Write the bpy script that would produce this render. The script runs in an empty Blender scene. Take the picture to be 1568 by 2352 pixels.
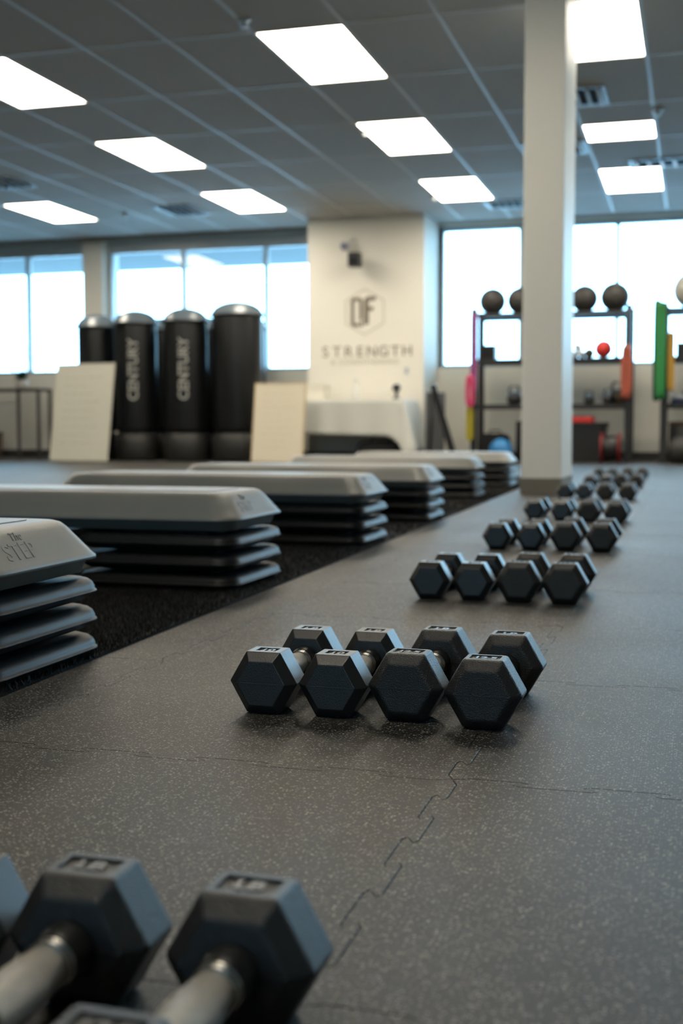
import bpy, bmesh, math, random
import numpy as np
from mathutils import Vector, Matrix

random.seed(7)
S = bpy.context.scene
COL = S.collection
PI = math.pi

# ------------------------------------------------------------------ camera, sky, exposure
F_PX, YAW, PITCH, ROLL, CAM_H = 2793.36, 0.2826, 0.0667, -0.0007, 0.36
cd = bpy.data.cameras.new('camera')
cam = bpy.data.objects.new('camera', cd)
COL.objects.link(cam)
cd.sensor_fit = 'VERTICAL'
cd.sensor_height = 36.0
cd.sensor_width = 24.0
cd.lens = F_PX / 2352.0 * 36.0
cd.clip_start, cd.clip_end = 0.05, 300
fwd0 = Vector((-math.sin(YAW), math.cos(YAW), 0))
rgt0 = Vector((math.cos(YAW), math.sin(YAW), 0))
upz = Vector((0, 0, 1))
fw = fwd0 * math.cos(PITCH) - upz * math.sin(PITCH)
up = upz * math.cos(PITCH) + fwd0 * math.sin(PITCH)
rg = rgt0 * math.cos(ROLL) + up * math.sin(ROLL)
up = up * math.cos(ROLL) - rgt0 * math.sin(ROLL)
cam.matrix_world = Matrix(((rg.x, up.x, -fw.x, 0), (rg.y, up.y, -fw.y, 0), (rg.z, up.z, -fw.z, CAM_H), (0, 0, 0, 1)))
cd.dof.use_dof = True
cd.dof.focus_distance = 1.47
cd.dof.aperture_fstop = 5.2
S.camera = cam

SKY_COLOR, SKY_STRENGTH = (0.37, 0.72, 1.0, 1), 12.0
LAMP_COLOR, LAMP_STRENGTH = (1.0, 0.905, 0.74, 1), 16.5
world = bpy.data.worlds.new('overcast_sky')
S.world = world
world.use_nodes = True
bg = world.node_tree.nodes['Background']
bg.inputs[0].default_value = SKY_COLOR
bg.inputs[1].default_value = SKY_STRENGTH

S.view_settings.view_transform = 'Standard'
S.view_settings.look = 'None'
S.view_settings.exposure = 0.0
S.view_settings.gamma = 1.0
S.view_settings.use_curve_mapping = False
S.cycles.use_denoising = True
S.cycles.max_bounces = 8
S.cycles.diffuse_bounces = 5
S.cycles.transparent_max_bounces = 12
S.cycles.sample_clamp_indirect = 6.0

CEIL = 2.946
# real window openings in the walls: (x0, x1, y, z0, z1)
OPEN_LEFT_A = (-10.6, -8.0, 15.25, 1.14, 2.93)
OPEN_LEFT_B = (-7.71, -4.61, 15.25, 1.14, 2.93)
OPEN_RIGHT = (-3.15, 11.0, 15.40, 1.15, 2.925)


def portal(name, loc, rot, sx, sy):
    l = bpy.data.lights.new(name, 'AREA')
    l.shape = 'RECTANGLE'
    l.size, l.size_y = sx, sy
    l.cycles.is_portal = True
    o = bpy.data.objects.new(name, l)
    o.location, o.rotation_euler = loc, rot
    COL.objects.link(o)


for k, (a, b, y, z0, z1) in enumerate((OPEN_LEFT_A, OPEN_LEFT_B, OPEN_RIGHT)):
    portal('window_portal', ((a + b) / 2, y + 0.08, (z0 + z1) / 2), (-PI / 2, 0, 0), b - a, z1 - z0)
# windows in the wall behind the photographer (they light the faces turned to the lens)
OPEN_FRONT = (-1.8, 0.2, -6.0, 1.1, 2.3)
portal('window_portal', (-0.8, -6.15, 1.7), (PI / 2, 0, 0), 2.0, 1.2)


# ------------------------------------------------------------------ helpers
def lin(c):
    c = c / 255.0
    return c / 12.92 if c <= 0.04045 else ((c + 0.055) / 1.055) ** 2.4


def rgb(r, g, b):
    return (lin(r), lin(g), lin(b), 1)


MATS = {}


def mat(name, color, rough=0.5, metal=0.0, bump=0.0, bscale=200.0, vary=0.0, vscale=6.0, spec=None, coat=0.0, detail=3.0):
    m = bpy.data.materials.new(name)
    m.use_nodes = True
    nt = m.node_tree
    b = nt.nodes['Principled BSDF']
    b.inputs['Base Color'].default_value = color
    b.inputs['Roughness'].default_value = rough
    b.inputs['Metallic'].default_value = metal
    if spec is not None:
        b.inputs['Specular IOR Level'].default_value = spec
    if coat:
        b.inputs['Coat Weight'].default_value = coat
        b.inputs['Coat Roughness'].default_value = 0.15
    tc = nt.nodes.new('ShaderNodeTexCoord')
    if bump:
        n = nt.nodes.new('ShaderNodeTexNoise')
        n.inputs['Scale'].default_value = bscale
        n.inputs['Detail'].default_value = detail
        nt.links.new(tc.outputs['Object'], n.inputs['Vector'])
        bp = nt.nodes.new('ShaderNodeBump')
        bp.inputs['Strength'].default_value = bump
        bp.inputs['Distance'].default_value = 0.002
        nt.links.new(n.outputs['Fac'], bp.inputs['Height'])
        nt.links.new(bp.outputs['Normal'], b.inputs['Normal'])
    if vary:
        n = nt.nodes.new('ShaderNodeTexNoise')
        n.inputs['Scale'].default_value = vscale
        n.inputs['Detail'].default_value = 5
        nt.links.new(tc.outputs['Object'], n.inputs['Vector'])
        mx = nt.nodes.new('ShaderNodeMix')
        mx.data_type = 'RGBA'
        mx.inputs['A'].default_value = tuple(min(1, c * (1 - vary)) for c in color[:3]) + (1,)
        mx.inputs['B'].default_value = tuple(min(1, c * (1 + vary)) for c in color[:3]) + (1,)
        nt.links.new(n.outputs['Fac'], mx.inputs['Factor'])
        nt.links.new(mx.outputs['Result'], b.inputs['Base Color'])
    MATS[name] = m
    return m


class MB:
    """collects verts / faces of one mesh"""

    def __init__(self):
        self.v, self.f, self.sm = [], [], []

    def add(self, vs, fs, smooth=False):
        o = len(self.v)
        self.v += [tuple(p) for p in vs]
        for f in fs:
            self.f.append([i + o for i in f])
            self.sm.append(smooth)
        return self

    def box(self, x0, x1, y0, y1, z0, z1):
        v = [(x0, y0, z0), (x1, y0, z0), (x1, y1, z0), (x0, y1, z0), (x0, y0, z1), (x1, y0, z1), (x1, y1, z1), (x0, y1, z1)]
        return self.add(v, [(0, 3, 2, 1), (4, 5, 6, 7), (0, 1, 5, 4), (1, 2, 6, 5), (2, 3, 7, 6), (3, 0, 4, 7)])

    def loft(self, rings, cap0=True, cap1=True, smooth=False, closed=True):
        n = len(rings[0])
        vs = [p for r in rings for p in r]
        fs = []
        for i in range(len(rings) - 1):
            for j in range(n if closed else n - 1):
                a, b = i * n + j, i * n + (j + 1) % n
                fs.append((a, b, b + n, a + n))
        self.add(vs, fs, smooth)
        o = len(self.v) - len(vs)
        if cap0:
            self.f.append([o + j for j in range(n)][::-1]); self.sm.append(False)
        if cap1:
            self.f.append([o + (len(rings) - 1) * n + j for j in range(n)]); self.sm.append(False)
        return self

    def lathe(self, prof, n=24, axis='z', c=(0, 0, 0), smooth=True, caps=True):
        rings = []
        for r, h in prof:
            ring = []
            for j in range(n):
                a = 2 * PI * j / n
                x, y = r * math.cos(a), r * math.sin(a)
                if axis == 'z':
                    p = (c[0] + x, c[1] + y, c[2] + h)
                elif axis == 'y':
                    p = (c[0] + x, c[1] + h, c[2] - y)
                else:
                    p = (c[0] + h, c[1] + x, c[2] + y)
                ring.append(p)
            rings.append(ring)
        return self.loft(rings, caps, caps, smooth)

    def tube(self, pts, r, n=8, smooth=True):
        pts = [Vector(p) for p in pts]
        rings = []
        ref = None
        for i, p in enumerate(pts):
            t = (pts[min(i + 1, len(pts) - 1)] - pts[max(i - 1, 0)]).normalized()
            if ref is None:
                ref = Vector((0, 0, 1)) if abs(t.z) < 0.9 else Vector((1, 0, 0))
            u = t.cross(ref).normalized()
            w = u.cross(t)
            rr = r[i] if isinstance(r, (list, tuple)) else r
            rings.append([p + u * (rr * math.cos(2 * PI * k / n)) + w * (rr * math.sin(2 * PI * k / n)) for k in range(n)])
        return self.loft(rings, True, True, smooth)

    def mesh(self, name, bevel=0.0, seg=2):
        me = bpy.data.meshes.new(name)
        me.from_pydata(self.v, [], self.f)
        me.polygons.foreach_set('use_smooth', self.sm)
        bm = bmesh.new()
        bm.from_mesh(me)
        bmesh.ops.recalc_face_normals(bm, faces=bm.faces)
        if bevel:
            es = [e for e in bm.edges if len(e.link_faces) == 2 and e.calc_face_angle(0) > 0.5]
            bmesh.ops.bevel(bm, geom=es, offset=bevel, segments=seg, affect='EDGES', profile=0.5, clamp_overlap=True)
        bm.to_mesh(me)
        bm.free()
        me.update()
        return me


def add(name, me, m=None, parent=None, loc=(0, 0, 0), rot=(0, 0, 0)):
    if isinstance(me, MB):
        me = me.mesh(name)
    if m is not None and not me.materials:
        me.materials.append(MATS[m] if isinstance(m, str) else m)
    o = bpy.data.objects.new(name, me)
    COL.objects.link(o)
    o.location, o.rotation_euler = loc, rot
    if parent is not None:
        o.parent = parent
    return o


def tag(o, label=None, cat=None, group=None, kind=None):
    if label: o['label'] = label
    if cat: o['category'] = cat
    if group: o['group'] = group
    if kind: o['kind'] = kind
    return o


def thing(name, label, cat, loc=(0, 0, 0), rot=(0, 0, 0), group=None):
    o = bpy.data.objects.new(name, None)
    o.empty_display_size = 0.05
    COL.objects.link(o)
    o.location, o.rotation_euler = loc, rot
    return tag(o, label, cat, group)


def struct(name, me, m, label=None, parent=None):
    o = add(name, me, m, parent)
    if parent is None:
        o['kind'] = 'structure'
    if label: o['label'] = label
    return o


def copy_tree(src, loc=None, rotz=None, label=None, parent=None, group=None):
    c = src.copy()
    COL.objects.link(c)
    if parent is not None:
        c.parent = parent
    if loc is not None: c.location = loc
    if rotz is not None: c.rotation_euler = (0, 0, rotz)
    if label: c['label'] = label
    if group: c['group'] = group
    for ch in [o for o in KIDS.get(src.name, [])]:
        copy_tree(ch, parent=c)
        KIDS.setdefault(c.name, [])
    return c


KIDS = {}


def index_kids():
    KIDS.clear()
    for o in list(COL.objects):
        if o.parent:
            KIDS.setdefault(o.parent.name, []).append(o)


def rrect(x0, x1, y0, y1, r, z, n=5):
    pts = []
    for cx, cy, a0 in ((x1 - r, y1 - r, 0), (x0 + r, y1 - r, 90), (x0 + r, y0 + r, 180), (x1 - r, y0 + r, 270)):
        for k in range(n + 1):
            a = math.radians(a0 + 90 * k / n)
            pts.append((cx + r * math.cos(a), cy + r * math.sin(a), z))
    return pts


def text_mesh(body, size, depth, align='CENTER', spacing=1.0, offset=0.0, shear=0.0, res=3):
    cu = bpy.data.curves.new('lettering', 'FONT')
    cu.body, cu.size, cu.extrude = body, size, depth
    cu.align_x, cu.align_y = align, 'CENTER'
    cu.space_character, cu.offset, cu.shear = spacing, offset, shear
    cu.resolution_u = res
    o = bpy.data.objects.new('lettering', cu)
    COL.objects.link(o)
    bpy.context.view_layer.update()
    me = bpy.data.meshes.new_from_object(o.evaluated_get(bpy.context.evaluated_depsgraph_get()))
    bpy.data.objects.remove(o)
    bpy.data.curves.remove(cu)
    me.materials.clear()
    return me


# ------------------------------------------------------------------ materials
def floor_material():
    m = bpy.data.materials.new('speckled_rubber')
    m.use_nodes = True
    nt = m.node_tree
    L = nt.links.new
    b = nt.nodes['Principled BSDF']
    tc = nt.nodes.new('ShaderNodeTexCoord')
    big = nt.nodes.new('ShaderNodeTexNoise')
    big.inputs['Scale'].default_value = 2.2
    big.inputs['Detail'].default_value = 6
    big.inputs['Roughness'].default_value = 0.6
    L(tc.outputs['Object'], big.inputs['Vector'])
    base = nt.nodes.new('ShaderNodeValToRGB')
    base.color_ramp.elements[0].position, base.color_ramp.elements[0].color = 0.3, (0.0145, 0.0132, 0.0110, 1)
    base.color_ramp.elements[1].position, base.color_ramp.elements[1].color = 0.7, (0.028, 0.0258, 0.0220, 1)
    L(big.outputs['Fac'], base.inputs['Fac'])
    col = base.outputs['Color']
    for scale, thr, keep in ((380.0, 0.30, 0.58), (215.0, 0.19, 0.66)):
        vo = nt.nodes.new('ShaderNodeTexVoronoi')
        vo.voronoi_dimensions = '2D'
        vo.inputs['Scale'].default_value = scale
        L(tc.outputs['Object'], vo.inputs['Vector'])
        sp = nt.nodes.new('ShaderNodeSeparateColor')
        L(vo.outputs['Color'], sp.inputs['Color'])
        lt = nt.nodes.new('ShaderNodeMath'); lt.operation = 'LESS_THAN'
        L(vo.outputs['Distance'], lt.inputs[0])
        mulr = nt.nodes.new('ShaderNodeMath'); mulr.operation = 'MULTIPLY'
        L(sp.outputs[1], mulr.inputs[0]); mulr.inputs[1].default_value = thr * 1.6
        L(mulr.outputs[0], lt.inputs[1])
        gt = nt.nodes.new('ShaderNodeMath'); gt.operation = 'GREATER_THAN'
        L(sp.outputs[0], gt.inputs[0]); gt.inputs[1].default_value = keep
        mu = nt.nodes.new('ShaderNodeMath'); mu.operation = 'MULTIPLY'
        L(lt.outputs[0], mu.inputs[0]); L(gt.outputs[0], mu.inputs[1])
        ramp = nt.nodes.new('ShaderNodeValToRGB')
        ramp.color_ramp.interpolation = 'CONSTANT'
        cr = ramp.color_ramp
        cr.elements[0].position, cr.elements[0].color = 0.0, (0.18, 0.168, 0.142, 1)
        cr.elements[1].position, cr.elements[1].color = 0.55, (0.31, 0.29, 0.26, 1)
        e = cr.elements.new(0.86); e.color = (0.11, 0.12, 0.145, 1)
        e = cr.elements.new(0.94); e.color = (0.15, 0.10, 0.065, 1)
        L(sp.outputs[2], ramp.inputs['Fac'])
        mx = nt.nodes.new('ShaderNodeMix'); mx.data_type = 'RGBA'
        L(mu.outputs[0], mx.inputs['Factor'])
        L(col, mx.inputs['A']); L(ramp.outputs['Color'], mx.inputs['B'])
        col = mx.outputs['Result']
    L(col, b.inputs['Base Color'])
    rn = nt.nodes.new('ShaderNodeMapRange')
    rn.inputs['To Min'].default_value, rn.inputs['To Max'].default_value = 0.44, 0.60
    L(big.outputs['Fac'], rn.inputs['Value'])
    L(rn.outputs['Result'], b.inputs['Roughness'])
    b.inputs['Specular IOR Level'].default_value = 0.34
    fine = nt.nodes.new('ShaderNodeTexNoise')
    fine.inputs['Scale'].default_value = 420
    fine.inputs['Detail'].default_value = 3
    L(tc.outputs['Object'], fine.inputs['Vector'])
    bp = nt.nodes.new('ShaderNodeBump')
    bp.inputs['Strength'].default_value = 0.35
    bp.inputs['Distance'].default_value = 0.001
    L(fine.outputs['Fac'], bp.inputs['Height'])
    L(bp.outputs['Normal'], b.inputs['Normal'])
    MATS['floor'] = m


floor_material()
mat('joint_dark', (0.012, 0.011, 0.010, 1), 0.9)
mat('wall_paint', (0.72, 0.69, 0.61, 1), 0.7, bump=0.08, bscale=300, vary=0.04, vscale=1.5)
mat('pillar_paint', (0.87, 0.83, 0.74, 1), 0.65, bump=0.06, bscale=300, vary=0.03, vscale=1.2)
mat('column_paint', (0.88, 0.86, 0.79, 1), 0.5, bump=0.10, bscale=160, vary=0.03, vscale=2)
mat('ceiling_tile', (0.50, 0.49, 0.46, 1), 0.95, bump=0.5, bscale=180, vary=0.08, vscale=40)
mat('grid_metal', (0.62, 0.62, 0.60, 1), 0.45)
mat('cove_base', (0.20, 0.18, 0.145, 1), 0.6, vary=0.1)
mat('dark_base', (0.035, 0.032, 0.028, 1), 0.6, vary=0.1)
mat('alu_frame', (0.42, 0.46, 0.48, 1), 0.4, 0.3, vary=0.05)
mat('asphalt', (0.55, 0.57, 0.60, 1), 0.9, vary=0.2, vscale=0.6)
mat('soffit', (0.115, 0.135, 0.145, 1), 0.8, vary=0.05)
mat('dumbbell_rubber', (0.021, 0.021, 0.0205, 1), 0.33, bump=0.2, bscale=900, vary=0.3, vscale=60, spec=0.68, detail=2)
mat('dumbbell_grain', (0.021, 0.0195, 0.018, 1), 0.35, bump=0.6, bscale=750, vary=0.35, vscale=70, spec=0.68, detail=2)
mat('numeral_rubber', (0.05, 0.05, 0.047, 1), 0.35)
mat('chrome', (0.60, 0.57, 0.52, 1), 0.22, 1.0, bump=0.15, bscale=900, vary=0.12, vscale=120)
mat('knurl', (0.52, 0.49, 0.44, 1), 0.34, 1.0, bump=0.9, bscale=1400, vary=0.2, vscale=140)
mat('deck_plastic', (0.245, 0.24, 0.222, 1), 0.42, bump=0.15, bscale=500, vary=0.06, vscale=9, spec=0.5)
mat('riser_plastic', (0.014, 0.0145, 0.0155, 1), 0.45, bump=0.12, bscale=500, vary=0.15, vscale=30, spec=0.35)
mat('turf_base', (0.010, 0.0095, 0.0085, 1), 0.95, bump=1.0, bscale=300, vary=0.4, vscale=90)
mat('turf_blade', (0.016, 0.0155, 0.0135, 1), 0.7, vary=0.7, vscale=35)
mat('vinyl_black', (0.006, 0.0064, 0.007, 1), 0.36, bump=0.05, bscale=60, spec=0.4)
mat('bag_base', (0.022, 0.021, 0.019, 1), 0.5, vary=0.15)
mat('bag_dome', (0.11, 0.135, 0.155, 1), 0.22, spec=0.8)
mat('print_grey', (0.34, 0.335, 0.31, 1), 0.6)
mat('board_white', (0.64, 0.62, 0.53, 1), 0.5, bump=0.03, bscale=40)
mat('board_cream', (0.80, 0.72, 0.57, 1), 0.5, bump=0.03, bscale=40)
mat('marker_faint', (0.50, 0.49, 0.41, 1), 0.6)
mat('marker_cream', (0.70, 0.62, 0.49, 1), 0.6)
mat('wood_edge', (0.62, 0.48, 0.28, 1), 0.6)
mat('black_metal', (0.018, 0.018, 0.018, 1), 0.45, vary=0.1)
mat('grey_metal', (0.05, 0.049, 0.046, 1), 0.5, vary=0.1)
mat('cloth_white', (0.60, 0.60, 0.55, 1), 0.85, bump=0.2, bscale=90)
mat('paper_white', (0.82, 0.78, 0.68, 1), 0.7)
mat('plastic_white', (0.80, 0.79, 0.74, 1), 0.35)
mat('black_plastic', (0.012, 0.012, 0.012, 1), 0.4)
mat('black_fabric', (0.010, 0.010, 0.011, 1), 0.9, bump=0.3, bscale=80)
mat('lens_blue', (0.10, 0.11, 0.22, 1), 0.15)
mat('lens_grey', (0.45, 0.46, 0.50, 1), 0.3)
mat('logo_brown', (0.22, 0.185, 0.135, 1), 0.6)
mat('logo_light', (0.52, 0.475, 0.385, 1), 0.6)
mat('logo_pale', (0.64, 0.595, 0.50, 1), 0.6)
mat('letter_brown', (0.25, 0.215, 0.16, 1), 0.6)
mat('ball_black', (0.030, 0.028, 0.025, 1), 0.55, bump=0.6, bscale=70, vary=0.2, vscale=30)
mat('ball_silver', (0.36, 0.345, 0.30, 1), 0.3, spec=0.6)
mat('red_rubber', (0.66, 0.035, 0.03, 1), 0.45)
mat('orange_band', (0.40, 0.085, 0.045, 1), 0.5)
mat('pink_band', (0.62, 0.05, 0.15, 1), 0.5)
mat('purple_band', (0.26, 0.06, 0.19, 1), 0.5)
mat('yellow_band', (0.48, 0.40, 0.03, 1), 0.5)
mat('amber_band', (0.50, 0.28, 0.04, 1), 0.5)
mat('green_band', (0.02, 0.22, 0.055, 1), 0.5)
mat('green_dark', (0.012, 0.055, 0.03, 1), 0.5)
mat('blue_grey_band', (0.05, 0.075, 0.11, 1), 0.5)
mat('blue_ball', (0.02, 0.19, 0.46, 1), 0.45)
mat('brown_leather', (0.07, 0.045, 0.025, 1), 0.6)
mat('navy_cloth', (0.02, 0.03, 0.08, 1), 0.8)
mat('leaf_green', (0.03, 0.075, 0.025, 1), 0.6, vary=0.4, vscale=20)
mat('pot_white', (0.55, 0.53, 0.49, 1), 0.4)
mat('twig', (0.45, 0.43, 0.42, 1), 0.9)
mat('vent_dark', (0.006, 0.007, 0.008, 1), 0.9)
mat('panel_grey', (0.12, 0.12, 0.12, 1), 0.6)

m = bpy.data.materials.new('lamp_diffuser')
m.use_nodes = True
nt = m.node_tree
nt.nodes.remove(nt.nodes['Principled BSDF'])
em = nt.nodes.new('ShaderNodeEmission')
em.inputs[0].default_value, em.inputs[1].default_value = LAMP_COLOR, LAMP_STRENGTH
nt.links.new(em.outputs[0], nt.nodes['Material Output'].inputs[0])
MATS['lamp_diffuser'] = m

m = bpy.data.materials.new('window_glass')
m.use_nodes = True
nt = m.node_tree
nt.nodes.remove(nt.nodes['Principled BSDF'])
tr = nt.nodes.new('ShaderNodeBsdfTransparent')
tr.inputs[0].default_value = (0.94, 0.97, 0.98, 1)
gl = nt.nodes.new('ShaderNodeBsdfGlossy')
gl.inputs['Roughness'].default_value = 0.02
fr = nt.nodes.new('ShaderNodeFresnel')
fr.inputs[0].default_value = 1.5
mx = nt.nodes.new('ShaderNodeMixShader')
nt.links.new(fr.outputs[0], mx.inputs[0])
nt.links.new(tr.outputs[0], mx.inputs[1])
nt.links.new(gl.outputs[0], mx.inputs[2])
nt.links.new(mx.outputs[0], nt.nodes['Material Output'].inputs[0])
MATS['glass'] = m

# ------------------------------------------------------------------ the setting: floor
X0, X1, Y0, Y1 = -12.0, 11.4, -6.0, 15.9


def turf_edge(y):
    return -0.866 - 0.0247 * y


TX, TY = 0.562, 0.517
XB = [-0.797 + TX * k for k in range(4)]
YB = [1.22 + TY * k for k in range(-4, 15)]
TURF_LEFT, TURF_Y0, TURF_Y1 = -3.3, -1.5, 9.4

floor = struct('floor', MB().box(X0, X1, Y0, Y1, -0.16, -0.010), 'joint_dark')


def jig(p0, p1, n, amp, sgn=1):
    """polyline from p0 (included) to p1 (excluded) with interlocking puzzle teeth"""
    d = Vector((p1[0] - p0[0], p1[1] - p0[1]))
    ln = d.length
    d.normalize()
    nrm = Vector((-d.y, d.x))
    q = ln / (2 * n)
    pts = [(0, 0)]
    s = sgn
    for k in range(2 * n):
        t0, t1 = k * q, (k + 1) * q
        e = q * 0.13
        lo = t0 - e if k else t0 + e
        hi = t1 + e if k < 2 * n - 1 else t1 - e
        a = amp * s
        pts += [(lo + e * .2, a * 0.55), (lo + e * 1.0, a), (hi - e * 1.0, a), (hi - e * .2, a * 0.55)]
        s = -s
    return [(p0[0] + d.x * t + nrm.x * h, p0[1] + d.y * t + nrm.y * h) for t, h in pts]


def tile_mesh(poly, z, gap=0.0004, thick=0.0095):
    n = len(poly)
    ins = []
    for i in range(n):
        a, b, c = Vector(poly[i - 1]), Vector(poly[i]), Vector(poly[(i + 1) % n])
        e1, e2 = (b - a).normalized(), (c - b).normalized()
        nn = Vector((-e1.y, e1.x)) + Vector((-e2.y, e2.x))
        if nn.length < 1e-6:
            nn = Vector((-e1.y, e1.x))
        nn.normalize()
        ins.append((b + nn * gap, b + nn * (gap + 0.0004)))
    mb = MB()
    mb.loft([[(p.x, p.y, z - thick) for p, _ in ins], [(p.x, p.y, z - 0.0005) for p, _ in ins], [(p.x, p.y, z) for _, p in ins]], cap0=False)
    return mb


def rev(l, end):
    # same polyline walked backwards: starts at `end`, excludes first point
    return [end] + l[:0:-1]


for j in range(len(YB) - 1):
    y0, y1 = YB[j], YB[j + 1]
    for i in range(-1, 3):
        if i == -1:
            x1 = XB[0]
            a, b = turf_edge(y0) + 0.004, turf_edge(y1) + 0.004
            if x1 - max(a, b) < 0.02:
                continue
            nseg = 1
            right = jig((x1, y0), (x1, y1), 4, 0.0075)
            poly = [(a, y0)] + right + [(x1, y1), (b, y1)]
        else:
            x0, x1 = XB[i], XB[i + 1] if i < 3 else 1.45
            c00, c10, c11, c01 = (x0, y0), (x1, y0), (x1, y1), (x0, y1)
            bot = jig(c00, c10, 4, 0.0075)
            rig = jig(c10, c11, 4, 0.0075)
            top = rev(jig(c01, c11, 4, 0.0075), c11)
            lef = rev(jig(c00, c01, 4, 0.0075), c01)
            poly = bot + rig + top + lef
        add('tile', tile_mesh(poly, random.uniform(-0.0002, 0.0001)), 'floor', floor)

far = MB()
xr = XB[3]
far.box(xr + 0.001, X1, YB[0], YB[-1], -0.010, -0.0002)
far.box(X0, X1, Y0, min(YB[0], TURF_Y0), -0.010, -0.0002)
far.box(turf_edge(-1.0) + 0.03, X1, TURF_Y0, YB[0] - 0.001, -0.010, -0.0002)
far.box(X0, TURF_LEFT, TURF_Y0, TURF_Y1, -0.010, -0.0002)
far.box(X0, X1, TURF_Y1, Y1, -0.010, -0.0002)
far.box(turf_edge(9.0) + 0.03, X1, YB[-1] + 0.001, TURF_Y1, -0.010, -0.0002)
fo = add('rubber_mat', far, 'floor', floor)
fo['kind'] = 'stuff'

# black turf strip: backing and pile
tb = MB()
ys = [TURF_Y0 + (TURF_Y1 - TURF_Y0) * k / 20 for k in range(21)]
tb.loft([[(TURF_LEFT, y, -0.0095), (turf_edge(y), y, -0.0095), (turf_edge(y), y, 0.004), (TURF_LEFT, y, 0.004)] for y in ys])
turf = add('turf_strip', tb, 'turf_base')
tag(turf, 'black artificial turf strip under the stacked step platforms', 'turf', kind='stuff')
rng = np.random.default_rng(3)
vs = []
for (xa, xb, ya, yb, dens, hh) in ((-1.5, 0, 0.9, 2.3, 60000, 0.013), (-1.5, 0, 2.3, 3.6, 34000, 0.013), (-1.7, 0, 3.6, 8.0, 9000, 0.014), (-1.9, 0, 8.0, 9.4, 3000, 0.014)):
    n = int((yb - ya) * 0.68 * dens)
    y = rng.uniform(ya, yb, n)
    xe = -0.866 - 0.0247 * y
    x = xe + 0.004 - rng.uniform(0, 1, n) * (xe - xa)
    ang = rng.uniform(0, 2 * PI, n)
    w = rng.uniform(0.0006, 0.0013, n) * (1 if dens > 20000 else 2.2)
    h = rng.uniform(0.55, 1.15, n) * hh
    lean = rng.uniform(0, 0.8, n) * h
    la = rng.uniform(0, 2 * PI, n)
    a = np.stack([x + np.cos(ang) * w, y + np.sin(ang) * w, np.full(n, 0.003)], 1)
    b = np.stack([x - np.cos(ang) * w, y - np.sin(ang) * w, np.full(n, 0.003)], 1)
    c = np.stack([x + np.cos(la) * lean, y + np.sin(la) * lean, 0.003 + h], 1)
    vs.append(np.stack([a, b, c], 1).reshape(-1, 3))
V = np.concatenate(vs)
me = bpy.data.meshes.new('turf_pile')
nv = len(V)
me.vertices.add(nv); me.loops.add(nv); me.polygons.add(nv // 3)
me.vertices.foreach_set('co', V.astype(np.float32).ravel())
me.loops.foreach_set('vertex_index', np.arange(nv, dtype=np.int32))
me.polygons.foreach_set('loop_start', np.arange(0, nv, 3, dtype=np.int32))
me.update(calc_edges=True)
pile = add('pile', me, 'turf_blade', turf)
pile['kind'] = 'stuff'

# ------------------------------------------------------------------ walls
wb = MB()
YW, YWR = 15.0, 15.2       # room face of the wall left / right of the pillar
TOP = 3.3


def wall_with_opening(mb, xa, xb, o, yf, yb):
    a, b, y, z0, z1 = o
    mb.box(xa, xb, yf, yb, -0.01, z0)
    mb.box(xa, xb, yf, yb, z1, TOP)
    if a > xa: mb.box(xa, a, yf, yb, z0, z1)
    if xb > b: mb.box(b, xb, yf, yb, z0, z1)


wall_with_opening(wb, X0, -7.855, OPEN_LEFT_A, YW, 15.5)
wall_with_opening(wb, -7.855, -4.45, OPEN_LEFT_B, YW, 15.5)
wall_with_opening(wb, -3.2, X1, OPEN_RIGHT, YWR, 15.6)
struct('wall_back', wb, 'wall_paint')
struct('wall_left', MB().box(X0 - 0.2, X0, Y0, Y1, -0.01, TOP), 'wall_paint')
struct('wall_right', MB().box(X1, X1 + 0.2, Y0, Y1, -0.01, TOP), 'wall_paint')
wf = MB()
a, b, y, z0, z1 = OPEN_FRONT
wf.box(X0, X1, Y0 - 0.2, Y0, -0.01, z0); wf.box(X0, X1, Y0 - 0.2, Y0, z1, TOP)
wf.box(X0, a, Y0 - 0.2, Y0, z0, z1); wf.box(b, X1, Y0 - 0.2, Y0, z0, z1)
struct('wall_front', wf, 'wall_paint')
# the painted pillar that carries the sign
struct('pillar', MB().box(-4.61, -3.15, 14.4, 15.58, -0.01, 3.0), 'pillar_paint')
bb = MB()
bb.box(X0, -4.612, YW - 0.012, YW - 0.0005, 0, 0.10)
bb.box(-3.148, X1, YWR - 0.012, YWR - 0.0005, 0, 0.10)
bb.box(-4.622, -3.138, 14.388, 14.3995, 0, 0.10)
struct('baseboard_back', bb, 'dark_base')

# free-standing column with its cove base
struct('column', MB().box(-0.946, -0.722, 6.91, 7.52, 0.0, CEIL).mesh('column', 0.006), 'column_paint')
cb = MB()
cb.box(-0.952, -0.716, 6.904, 6.9095, 0, 0.092); cb.box(-0.952, -0.716, 7.5205, 7.526, 0, 0.092)
cb.box(-0.952, -0.9465, 6.9095, 7.5205, 0, 0.092); cb.box(-0.7215, -0.716, 6.9095, 7.5205, 0, 0.092)
struct('baseboard_column', cb, 'cove_base')


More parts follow.
